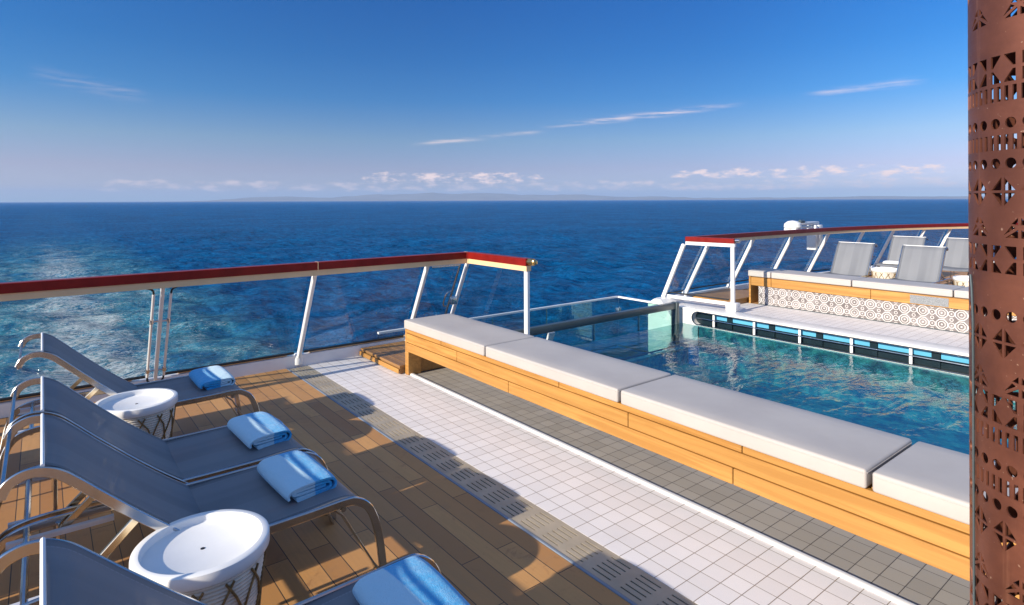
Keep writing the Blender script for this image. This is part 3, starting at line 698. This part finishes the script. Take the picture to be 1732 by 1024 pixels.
def near_bench():
    t = thing('wooden_bench', (2.98, 2.0, 0), 'long wooden slatted bench in front of the pool, nearest the camera', 'bench')
    X0 = 2.712; Y1 = 5.07
    rows = [(0.222, 0.304, [1.67, 3.5]), (0.310, 0.392, [2.35, 4.2]), (0.398, 0.432, [1.62, 2.95, 4.45])]
    for z0, z1, js in rows:
        ys = [-3.0] + js + [Y1]
        for a, b in zip(ys, ys[1:]):
            m = MB(); m.box((X0, a + 0.0025, z0), (X0 + 0.028, b - 0.0025, z1), 0.003, 1); m.build('board', MT['bench_wood'], t)
    for z0, z1, js in rows:                        # back boards
        m = MB(); m.box((3.215, -3, z0), (3.243, Y1, z1), 0.003, 1); m.build('back_board', MT['bench_wood'], t)
    m = MB(); m.box((X0 + 0.03, -3, 0.235), (X0 + 0.05, Y1 - 0.03, 0.42)); m.box((3.19, -3, 0.235), (3.213, Y1 - 0.03, 0.42)); m.build('inner_frame', MT['black'], t)
    m = MB(); m.box((X0 + 0.05, -3, 0.40), (3.19, Y1 - 0.03, 0.428)); m.build('seat_deck', MT['bench_wood'], t)
    m = MB(); m.box((X0 + 0.001, Y1 + 0.001, 0.0), (3.243, Y1 + 0.030, 0.432), 0.003, 1); m.box((X0 + 0.002, Y1 - 0.03, 0.0), (X0 + 0.14, Y1 - 0.001, 0.22), 0.003, 1); m.build('end_panel', MT['bench_wood'], t)
    for y in (-0.6,):
        m = MB(); m.box((3.02, y, 0.0), (3.12, y + 0.1, 0.234)); m.build('leg', MT['bench_wood'], t)
    g = 'cream cushions on the near bench'
    cs = [(5.10, 3.795, 'cream bench cushion at the far end of the near bench, by the railing'),
          (3.775, 2.420, 'second cream cushion from the railing end of the near bench'),
          (2.398, 1.050, 'longest-looking cream cushion on the near bench, third from the railing'),
          (1.028, -0.35, 'cream cushion partly behind the bronze column on the near bench')]
    for a, b, l in cs: cushion(2.70, 3.225, b, a, 0.4345, 0.518, l, g)
near_bench()
def far_bench():
    t = thing('wooden_bench', (9.05, 2.5, 0), 'wooden bench across the pool on a wall of octagon patterned tiles', 'bench')
    m = MB(); m.box((8.87, -3, 0), (9.2, 5.0, 0.286)); m.build('tiled_base', MT['octa'], t)
    m = MB(); m.box((8.845, -3, 0.0), (8.868, 4.995, 0.008)); m.build('base_trim', MT['dark'], t)
    ys = [-3.0, 0.9, 2.0, 3.37, 4.78, 5.115]
    for a, b in zip(ys, ys[1:]):
        m = MB(); m.box((8.842, a + 0.003, 0.290), (8.865, b - 0.003, 0.418), 0.003, 1); m.build('board', MT['bench_wood'], t)
    m = MB(); m.box((8.866, -3, 0.29), (9.33, 5.11, 0.425)); m.build('inner_frame', MT['dark_wood'], t)
    m = MB(); m.box((8.84, 5.117, 0.0), (9.33, 5.147, 0.428), 0.003, 1); m.build('end_panel', MT['bench_wood'], t)
    m = MB(); m.box((8.836, 2.48, 0.30), (8.841, 2.90, 0.408)); m.build('speaker_grille', MT['grille'], t)
    g = 'cream cushions on the bench across the pool'
    for a, b, l in [(5.16, 4.79, 'short cream cushion at the railing end of the bench across the pool'), (4.775, 3.62, 'cream cushion in front of the leftmost grey lounger across the pool'),
                    (3.605, 2.44, 'long cream cushion across the pool above the grey speaker grille'), (2.425, 1.2, 'cream cushion across the pool cut off by the bronze column')]:
        cushion(8.835, 9.34, b, a, 0.431, 0.522, l, g)
far_bench()

# ---------------------------------------------------------------- teak steps
def step(a, b, label):
    t = thing('wooden_step', ((a[0] + b[0]) / 2, (a[1] + b[1]) / 2, 0), label, 'wooden step')
    m = MB(); y = a[1]
    x = a[0]
    while x < b[0] - 0.02:
        x1 = min(x + 0.088, b[0]); m.box((x, a[1], b[2] - 0.022), (x1 - 0.004, b[1], b[2]), 0.002, 1); x += 0.088
    m.build('top_board', MT['dark_wood'], t)
    m = MB(); m.box((a[0] + 0.012, a[1] + 0.012, a[2] + 0.003), (b[0] - 0.012, b[1] - 0.012, b[2] - 0.024)); m.build('body', MT['dark_wood'], t)
    m = MB(); m.box((a[0] - 0.014, a[1], a[2] + 0.012), (a[0] - 0.002, b[1], b[2] - 0.03), 0.002, 1); m.build('front_board', MT['bench_wood'], t)
step((2.66, 5.11, 0), (3.68, 5.99, 0.085), 'low dark wooden step between the near bench and the left railing')
step((8.42, 5.17, 0), (9.5, 5.9, 0.09), 'low wooden step behind glass at the end of the far bench')

# ---------------------------------------------------------------- drain grating
def grating():
    X0, X1 = 1.905, 2.092; rows = [1.935, 1.967, 1.999, 2.031, 2.063]; sw = 0.008; zt, zb = 0.0, -0.006
    pitch, slot = 0.168, 0.112
    t = thing('drain_grating', (2.0, 2, 0), 'long slotted steel drain grating between the wooden deck and the white tiles', 'drain grating')
    m = MB(); xs = [X0] + [v for r in rows for v in (r - sw / 2, r + sw / 2)] + [X1]
    for i in range(0, len(xs), 2):
        m.box((xs[i], -5, zb), (xs[i + 1], 5.97, zt))
    n = int(11 / pitch)
    for r in rows:
        for k in range(n):
            y = -5 + k * pitch
            m.box((r - sw / 2, y, zb), (r + sw / 2, y + pitch - slot, zt))
    m.build('slotted_plate', MT['grate'], t, smooth=0)
    m = MB(); m.box((1.8865, -5, -0.05), (1.9035, 5.97, 0.003), 0.003, 1); m.build('edge_angle', MT['edge'], t)
    m = MB(); m.box((2.0925, -5, -0.05), (2.097, 5.97, -0.001)); m.build('edge_angle', MT['grate'], t)
grating()

# ---------------------------------------------------------------- sun loungers
def make_lounger(back, strut):
    t = thing('sun_lounger', (0, 0, 0), '', 'sun lounger')
    HW = 0.292
    side = (0, 1, 0)
    base = [(-0.215, 0.0), (-0.19, 0.13), (-0.165, 0.26), (-0.125, 0.335), (-0.05, 0.368), (0.1, 0.374), (0.5, 0.366), (0.85, 0.368), (1.0, 0.372), (1.06, 0.362), (1.115, 0.315), (1.15, 0.225), (1.17, 0.11), (1.182, 0.0)]
    for s in (-1, 1):
        p = smooth_path([(x, s * HW, z) for x, z in base], 5)
        m = MB(); m.strap(p, 0.017, 0.034, side, 0.4); m.build('side_rail', MT['steel'], t, local=True)
        m = MB(); m.strap([(0.965, s * (HW - 0.03), 0.345), (1.0, s * (HW - 0.03), 0.315), (1.155, s * (HW - 0.03), 0.035), (1.165, s * (HW - 0.03), 0.0)], 0.045, 0.008, side); m.build('leg_brace', MT['steel'], t, local=True)
    for x, z in ((-0.05, 0.355), (0.5, 0.345), (1.0, 0.345)):
        m = MB(); m.tube([(x, -HW, z), (x, HW, z)], 0.012, 10); m.build('cross_bar', MT['steel'], t, local=True)
    # reclining back: side straps, curled head loop
    bp = smooth_path([(x, 0, z) for x, z in back], 6)
    for s in (-1, 1):
        m = MB(); m.strap([(p.x, s * (HW + 0.004), p.z) for p in bp], 0.013, 0.032, side, 0.4); m.build('back_rail', MT['steel'], t, local=True)
    m = MB(); m.strap([(back[-1][0] + 0.002, -HW, back[-1][1] + 0.005), (back[-1][0] + 0.002, HW, back[-1][1] + 0.005)], 0.034, 0.012, (0.2, 0, 1)); m.build('head_bar', MT['steel'], t, local=True)
    # sling cloth
    def cloth(pp, sag):
        rows = []
        for k, p in enumerate(pp):
            r = []
            for j in range(13):
                y = -HW + 0.004 + (2 * HW - 0.008) * j / 12
                r.append((p.x, y, p.z + 0.019 - sag * (1 - (y / HW) ** 2)))
            rows.append(r)
        return rows
    upto = bp[:6 * (len(back) - 4) + 1]
    m = MB(); m.grid(cloth(upto, 0.016), 0.004); m.build('back_sling', MT['sling'], t, local=True)
    sp = smooth_path([(0.505, 0, 0.348), (0.6, 0, 0.352), (0.8, 0, 0.360), (0.98, 0, 0.370), (1.045, 0, 0.362), (1.085, 0, 0.335)], 5)
    m = MB(); m.grid(cloth(sp, 0.014), 0.004); m.build('seat_sling', MT['sling'], t, local=True)
    m = MB(); m.tube([(upto[-1].x, -HW, upto[-1].z + 0.018), (upto[-1].x, HW, upto[-1].z + 0.018)], 0.006, 8); m.build('sling_hem', MT['tray'], t, local=True)
    # support struts and rack
    for s in (-1, 1):
        y = s * (HW - 0.03)
        m = MB(); m.strap([(strut[0], y, strut[1]), (0.052, y, 0.340)], 0.016, 0.026, side); m.build('strut', MT['brass_steel'], t, local=True)
        m = MB(); m.strap([(-0.11, y - s * 0.03, 0.352), (0.23, y - s * 0.03, 0.352)], 0.022, 0.022, side); m.build('rack', MT['strap'], t, local=True)
        m = MB(); m.tube([(0.048, s * (HW - 0.012), 0.0), (0.048, s * (HW - 0.012), 0.37)], 0.009, 8); m.build('leg', MT['steel'], t, local=True)
    m = MB(); m.tube([(strut[0], -HW + 0.02, strut[1]), (strut[0], HW - 0.02, strut[1])], 0.01, 8); m.build('strut_bar', MT['steel'], t, local=True)
    return t
MT['brass_steel'] = simple('warm_steel', (0.72, 0.62, 0.46), 0.22, 1.0, 0.08)
L0 = make_lounger([(0.515, 0.352), (0.42, 0.425), (0.30, 0.528), (0.18, 0.640), (0.09, 0.728), (0.045, 0.768), (0.0, 0.790), (-0.045, 0.792), (-0.085, 0.772), (-0.105, 0.735)], (0.262, 0.545))
L1 = make_lounger([(0.515, 0.352), (0.47, 0.42), (0.39, 0.56), (0.315, 0.69), (0.255, 0.79), (0.225, 0.835), (0.185, 0.870), (0.16, 0.872), (0.125, 0.865), (0.10, 0.84)], (0.40, 0.52))
gN = 'grey sling loungers on the wooden deck'; gF = 'grey sling loungers across the pool'
spots = [(0, 4.585, 0, 'grey sling lounger nearest the left railing, folded towel on its foot end', gN),
         (0, 3.36, 0, 'grey sling lounger pressed against its twin, on the railing side, behind the near table', gN),
         (0, 2.72, 0, 'grey sling lounger directly behind the nearest white side table', gN),
         (0, 1.605, 0, 'grey sling lounger in the bottom left corner, nearest the camera', gN),
         (11.315, 4.465, math.pi, 'leftmost grey sling lounger across the pool, with its raised back turned to the pool', gF),
         (11.315, 3.45, math.pi, 'grey sling lounger across the pool between the two small drum tables', gF),
         (13.9, 4.51, math.pi, 'farther grey sling lounger by the curved railing, partly behind another, white towel on its foot', gF),
         (14.0, 3.60, math.pi, 'far grey sling lounger beside the bronze column, partly hidden by it', gF)]
gB = 'loungers of the next row, backs to the near row, left of the view'
spots += [(-0.46, y, math.pi, 'grey sling lounger of the next row, standing back to back with the near row', gB) for y in (4.78, 3.57, 2.93, 1.75)]
for i, (x, y, a, l, g) in enumerate(spots):
    o = L0 if i == 0 else L1 if i == 4 else copy_tree(L1 if 4 <= i < 8 else L0)
    o.location = (x, y, 0); o.rotation_euler = (0, 0, a); o['label'] = l; o['group'] = g

# ---------------------------------------------------------------- towels
def make_towel(name, material, loc, rot, label, group='folded blue towels on the loungers', w=0.20, d=0.385, turns=True, seed=0):
    rg = np.random.default_rng(seed); hw = w / 2
    prof = [(hw - 0.035, 0.036), (0.0, 0.034), (-hw + 0.03, 0.036), (-hw + 0.012, 0.042), (-hw + 0.012, 0.047), (-hw + 0.03, 0.051), (0.0, 0.050), (hw - 0.04, 0.049), (hw - 0.016, 0.044), (hw - 0.010, 0.032), (hw - 0.020, 0.021), (hw - 0.05, 0.018), (0, 0.018), (-hw + 0.04, 0.017), (-hw + 0.03, 0.014), (-hw + 0.04, 0.0075), (0, 0.0065), (hw - 0.04, 0.0065), (hw - 0.004, 0.009), (hw + 0.012, 0.022), (hw + 0.014, 0.038), (hw + 0.002, 0.054), (hw - 0.03, 0.063), (0, 0.065), (-hw + 0.03, 0.063), (-hw + 0.002, 0.055), (-hw - 0.010, 0.038), (-hw - 0.008, 0.024)]
    path = smooth_path([(x, 0, z) for x, z in prof], 4); rows = []
    ph = rg.random(6) * 6.28
    ny = 22
    for p in path:
        r = []
        for j in range(ny + 1):
            v = j / ny * 2 - 1; e = 1 - 0.05 * abs(v) ** 6
            y = v * d / 2 * (1 + 0.012 * math.sin(9 * p.z * 10 + ph[0]))
            sq = 1 - 0.12 * abs(v) ** 4
            z = p.z * sq + 0.0022 * math.sin(11 * p.x + 5 * y + ph[1]) * (p.z / 0.07) + 0.0014 * math.sin(17 * y + 9 * p.x + ph[2]) * (p.z / 0.07)
            x = p.x * e + 0.004 * math.sin(7 * y + ph[3]) + 0.035 * v * 0.4
            r.append((x, y, max(z, 0.006)))
        rows.append(r)
    m = MB(); m.grid(rows, 0.0105); o = m.build(name, material, None, smooth=60)
    o.location = loc; o.rotation_euler = (0, 0, rot); return tag(o, label, 'towel', group)
tz = 0.372
make_towel('folded_towel', MT['towel_b'], (0.94, 4.64, tz), R(6), 'folded two-tone blue towel, darker half towards the backrest, on the lounger by the railing', seed=1)
make_towel('folded_towel', MT['towel_a'], (0.925, 3.42, tz), R(8), 'folded two-tone blue towel on the second lounger from the railing', seed=2)
make_towel('folded_towel', MT['towel_a'], (0.905, 2.75, tz), R(6), 'folded two-tone blue towel on the lounger behind the nearest table', seed=3)
make_towel('folded_towel', MT['towel_a'], (0.895, 1.61, tz), R(3), 'folded two-tone blue towel at the bottom edge, nearest the camera', w=0.23, d=0.43, seed=4)
make_towel('folded_towel', MT['towel_w'], (12.98, 4.5, 0.372), R(4), 'folded white towel on a lounger across the pool', None, seed=5)

# ---------------------------------------------------------------- side tables
def make_table():
    t = thing('side_table', (0, 0, 0), '', 'side table')
    H = 0.50; RT = 0.211
    m = MB(); m.lathe([(0, H - 0.028), (0.176, H - 0.028), (0.181, H - 0.0255), (0.1835, H - 0.020), (0.184, H - 0.003), (0.1865, H), (0.205, H), (0.2095, H - 0.003), (RT, H - 0.012), (RT, H - 0.036), (0.205, H - 0.046), (0.196, H - 0.050), (0, H - 0.050)], 128); m.build('tray_top', MT['tray'], t, local=True)
    m = MB(); m.lathe([(0, 0), (0.007, 0.0), (0.007, 0.0015), (0, 0.0015)], 16, (0, 0, H - 0.0282)); m.build('drain_hole', MT['black'], t, local=True)
    prof = [(0.0, 0.0)]; n = 34; z0, z1 = 0.0, H - 0.051
    rad = lambda z: 0.150 + 0.046 * (z / z1) ** 1.1
    for k in range(n):
        a = z0 + (z1 - z0) * k / n; b = z0 + (z1 - z0) * (k + 1) / n
        for f, e in ((0.0, -0.004), (0.2, 0.0), (0.5, 0.0015), (0.8, 0.0), (1.0, -0.004)):
            z = a + (b - a) * f; prof.append((rad(z) + e, z))
    m = MB(); m.lathe(prof, 72); m.build('ring_base', MT['basket'], t, local=True)
    m = MB(); rg = random.Random(3); nb_ = 13
    jit = [[rg.uniform(-0.07, 0.07) for _ in range(nb_)] for _ in range(5)]
    levels = [0.0, 0.12, 0.25, 0.37, z1]
    for k in range(nb_):
        for sg in (-1, 1):
            pts = []
            for q, z in enumerate(levels):
                a = 2 * math.pi * ((k + sg * 0.5 * q + (0.5 if sg < 0 else 0)) / nb_)
                idx = int(round((k + (sg * q) / 2))) % nb_
                a += jit[q][idx] * (1 if 0 < q < 4 else 0.3)
                pts.append((a, z))
            pth = []
            for (a0, za), (a1, zb) in zip(pts, pts[1:]):
                for s in range(5):
                    f = s / 5; a = a0 + (a1 - a0) * f; z = za + (zb - za) * f; r = rad(z) + 0.0035; pth.append((r * math.cos(a), r * math.sin(a), z + 0.002))
            m.tube(pth, 0.0042, 6)
    m.build('rope_net', MT['rope'], t, local=True)
    return t
T0 = make_table(); gT = 'white side tables'
for i, (x, y, l) in enumerate([(0.431, 4.09, 'white round side table between the two farther loungers, farther from the camera'), (0.426, 2.245, 'white round side table in the foreground with rope net base'),
                               (10.97, 3.955, 'small drum side table between two grey loungers across the pool'), (10.65, 2.72, 'drum side table across the pool beside the bronze column')]):
    o = T0 if i == 0 else copy_tree(T0)
    o.location = (x, y, 0); o['label'] = l; o['group'] = gT; o.rotation_euler = (0, 0, 0.7 * i)

# ---------------------------------------------------------------- pierced bronze column
def column():
    c = (1.831, 0.265); RAD = 0.2
    t = thing('pierced_column', (c[0], c[1], 0), 'tall round bronze column pierced with geometric cut-outs, at the right edge', 'column')
    cu = bpy.data.curves.new('cut', 'CURVE'); cu.dimensions = '2D'; cu.fill_mode = 'BOTH'
    def poly(pts):
        sp = cu.splines.new('POLY'); sp.points.add(len(pts) - 1); sp.use_cyclic_u = True
        for q, (x, y) in zip(sp.points, pts): q.co = (x, y, 0, 1)
    Z0, Z1 = 0.0, 3.1; CW = 2 * math.pi * RAD
    poly([(0, Z0), (CW, Z0), (CW, Z1), (0, Z1)])
    A = lambda deg: R(deg) * RAD
    def rowof(step, off, fn, z):
        k = 0
        while k * step + off < 360 - 0.5 * step + 0.01:
            a = k * step + off
            if a - step / 2 >= -0.01: fn(A(a), z)
            k += 1
    def circ(x, z):
        poly([(x + 0.0118 * math.cos(q), z + 0.0118 * math.sin(q)) for q in np.linspace(0, 2 * math.pi, 18, endpoint=False)])
    def slot(x, z): poly([(x - 0.0043, z - 0.0165), (x + 0.0043, z - 0.0165), (x + 0.0043, z + 0.0165), (x - 0.0043, z + 0.0165)])
    def dia(x, z):
        g = 0.0028; hx, hz = 0.030, 0.035
        for sx in (-1, 1):
            for sz in (-1, 1): poly([(x + sx * g, z + sz * g), (x + sx * (hx - g), z + sz * g), (x + sx * g, z + sz * (hz - g))])
    def sq(x, z):
        h, v = 0.0285, 0.0305; g = 0.0036
        for sx in (-1, 1):
            for sz in (-1, 1): poly([(x + sx * h, z + sz * v), (x + sx * g, z + sz * v), (x + sx * (g + 0.0015), z + sz * (v - 0.004)), (x + sx * (h - 0.006), z + sz * g), (x + sx * h, z + sz * g)])
    def fan(x, z):
        b, ap = -0.022, 0.028; w2 = 0.037; g = 0.003
        poly([(x - g, ap - 0.006 + z), (x - g, z + 0.006), (x - 0.016, z + 0.0085)]); poly([(x + g, ap - 0.006 + z), (x + 0.016, z + 0.0085), (x + g, z + 0.006)])
        for s in (-1, 1):
            poly([(x + s * g, z + b), (x + s * (w2 - 0.008), z + b), (x + s * g, z - 0.004)])
            poly([(x + s * (w2 - 0.004), z + b + 0.005), (x + s * 0.016, z + 0.005), (x + s * 0.008, z + 0.0)])
    base = [('fan', 2.065), ('sq', 1.935), ('slot', 1.880), ('circ', 1.815), ('slot', 1.773), ('circ', 1.727), ('dia', 1.665), ('fan', 1.586), ('sq', 1.515),
            ('circ', 1.392), ('dia', 1.332), ('fan', 1.245), ('sq', 1.182), ('slot', 1.122), ('circ', 1.058), ('slot', 1.016), ('circ', 0.970), ('dia', 0.909), ('fan', 0.810), ('sq', 0.735), ('slot', 0.68), ('circ', 0.62),
            ('dia', 2.145), ('circ', 2.205), ('sq', 2.32), ('fan', 2.40)]
    for kind, z in base:
        if kind == 'circ': rowof(10, 0, circ, z) if False else rowof(10, 5, lambda x, zz: circ(x - A(5) + A(5), zz), z)
        if kind == 'slot': rowof(5, 2.5, slot, z)
        if kind == 'dia': rowof(20, 10, dia, z)
        if kind == 'sq': rowof(20, 10, sq, z)
        if kind == 'fan': rowof(30, 20, fan, z)
    ob = bpy.data.objects.new('cut', cu); COL.objects.link(ob)
    dg = bpy.context.evaluated_depsgraph_get(); me = bpy.data.meshes.new_from_object(ob.evaluated_get(dg))
    bpy.data.objects.remove(ob); bpy.data.curves.remove(cu)
    bm = bmesh.new(); bm.from_mesh(me); bpy.data.meshes.remove(me)
    bmesh.ops.remove_doubles(bm, verts=bm.verts, dist=1e-6)
    for k in range(1, 72):
        bmesh.ops.bisect_plane(bm, geom=bm.verts[:] + bm.edges[:] + bm.faces[:], plane_co=(A(5 * k) + 1e-5, 0, 0), plane_no=(1, 0, 0), dist=1e-6)
    OFF = R(150 - 10 - 180)                    # row phase: a diamond centre faces 150 degrees
    for v in bm.verts:
        a = v.co.x / RAD + OFF; v.co = Vector((RAD * math.cos(a), RAD * math.sin(a), v.co.y))
    bmesh.ops.remove_doubles(bm, verts=bm.verts, dist=2e-5)
    # shell thickness
    bmesh.ops.recalc_face_normals(bm, faces=bm.faces)
    be = [e for e in bm.edges if len(e.link_faces) == 1]
    vin = {}
    orig_faces = bm.faces[:]
    for v in bm.verts[:]:
        s = (RAD - 0.004) / RAD; vin[v] = bm.verts.new((v.co.x * s, v.co.y * s, v.co.z))
    for f in orig_faces:
        try: bm.faces.new([vin[v] for v in reversed(f.verts)])
        except ValueError: pass
    for e in be:
        a, b = e.verts
        try: bm.faces.new((a, b, vin[b], vin[a]))
        except ValueError: pass
    bmesh.ops.recalc_face_normals(bm, faces=bm.faces)
    for f in bm.faces: f.smooth = True
    for e in bm.edges:
        if len(e.link_faces) != 2 or e.calc_face_angle(0) > R(30): e.smooth = False
    me = bpy.data.meshes.new('shell'); bm.to_mesh(me); bm.free(); me.materials.append(MT['copper'])
    o = bpy.data.objects.new('shell', me); COL.objects.link(o); o.parent = t
    m = MB(); m.tube([(0.03, 0.02, 0), (0.03, 0.02, 3.1)], 0.06, 20); m.build('inner_pole', MT['black'], t, local=True)
    a = R(122.5); p = (RAD + 0.004)
    m = MB(); m.tube([(p * math.cos(R(b)), p * math.sin(R(b)), z) for b, z in ((120, 1.47), (122, 1.44), (124, 1.36), (124, 0.6))], 0.0025, 6); m.build('cable', MT['dark'], t, local=True)
    m = MB(); m.lathe([(0, 0), (0.23, 0), (0.23, 0.03), (0.205, 0.04), (0.2, 0.05)], 48); m.build('base_ring', MT['copper'], t, local=True)
column()

# ---------------------------------------------------------------- white fixture on the far railing
def fixture():
    t = thing('deck_davit', (12.0, 6.0, 0.6), 'white davit arm with rounded head standing outside the far railing', 'davit')
    m = MB(); m.lathe([(0, 0), (0.13, 0.0), (0.17, 0.05), (0.16, 0.12), (0.10, 0.17), (0, 0.19)], 24, (12.25, 6.15, 1.02)); m.box((12.12, 6.02, 0.95), (12.42, 6.28, 1.06), 0.03); m.build('head', MT['white'], t)
    m = MB(); m.box((12.3, 6.08, 1.10), (13.3, 6.2, 1.165), 0.02); m.tube([(12.5, 6.14, 1.06), (13.25, 6.14, 1.05)], 0.03); m.build('arm', MT['white'], t)
    m = MB(); m.box((13.05, 6.05, 0.55), (13.16, 6.25, 1.09), 0.02); m.box((13.2, 6.05, 0.62), (13.4, 6.25, 1.09), 0.02); m.build('mast', MT['white'], t)
    m = MB(); m.tube([(12.45, 6.10, 1.18), (12.62, 6.10, 1.18)], 0.035); m.build('winch', MT['dark'], t)
fixture()

# ---------------------------------------------------------------- far coast and the air in front of it
def hills():
    d = 42000.0; n = 420; a0, a1 = R(2), R(86); rg = np.random.default_rng(5)
    az = np.linspace(a0, a1, n); rel = np.degrees(az) - math.degrees(HEAD)
    def bump(c, wd, h): return h * np.exp(-((rel - c) / wd) ** 2)
    prof = bump(-5, 5.5, 640) + bump(-13, 5, 480) + bump(-22, 4, 340) + bump(4, 5, 380) + bump(12, 6, 240) + bump(24, 9, 170) + bump(36, 8, 150)
    jag = sum(np.interp(np.linspace(0, 1, n), np.linspace(0, 1, k), rg.random(k)) * q for k, q in ((12, 0.3), (31, 0.35), (83, 0.25), (200, 0.1)))
    prof = prof * (0.55 + 0.75 * jag)
    rows = []
    for f, dd in ((0, 0), (0.35, 1500), (0.7, 2800), (1.0, 4200), (0.6, 6500), (0.0, 9000)):
        jit = 1 + 0.12 * np.interp(np.linspace(0, 1, n), np.linspace(0, 1, 60), rg.random(60) - 0.5) * (0 if f in (0, 1.0) else 1)
        rows.append([((d + dd) * math.sin(a), (d + dd) * math.cos(a), SEA_Z - 2 + h * f * q) for a, h, q in zip(az, prof, jit)])
    m = MB(); m.grid(rows); structure(m.build('hills', MT['hill']))
hills()
def haze():
    m = MB(); m.box((-62000, -62000, SEA_Z - 3), (62000, 62000, 900)); mt = bpy.data.materials.new('haze'); mt.use_nodes = True; t = NT(mt.node_tree)
    for q in list(t.n): t.n.remove(q)
    v = t.node('ShaderNodeVolumePrincipled'); v.inputs['Color'].default_value = (0.50, 0.66, 0.96, 1); v.inputs['Density'].default_value = 0.000027
    o = t.node('ShaderNodeOutputMaterial'); t.l.new(v.outputs[0], o.inputs['Volume'])
    tag(m.build('haze', mt, smooth=0), 'pale sea haze before the far coast', 'haze', kind='stuff')
haze()
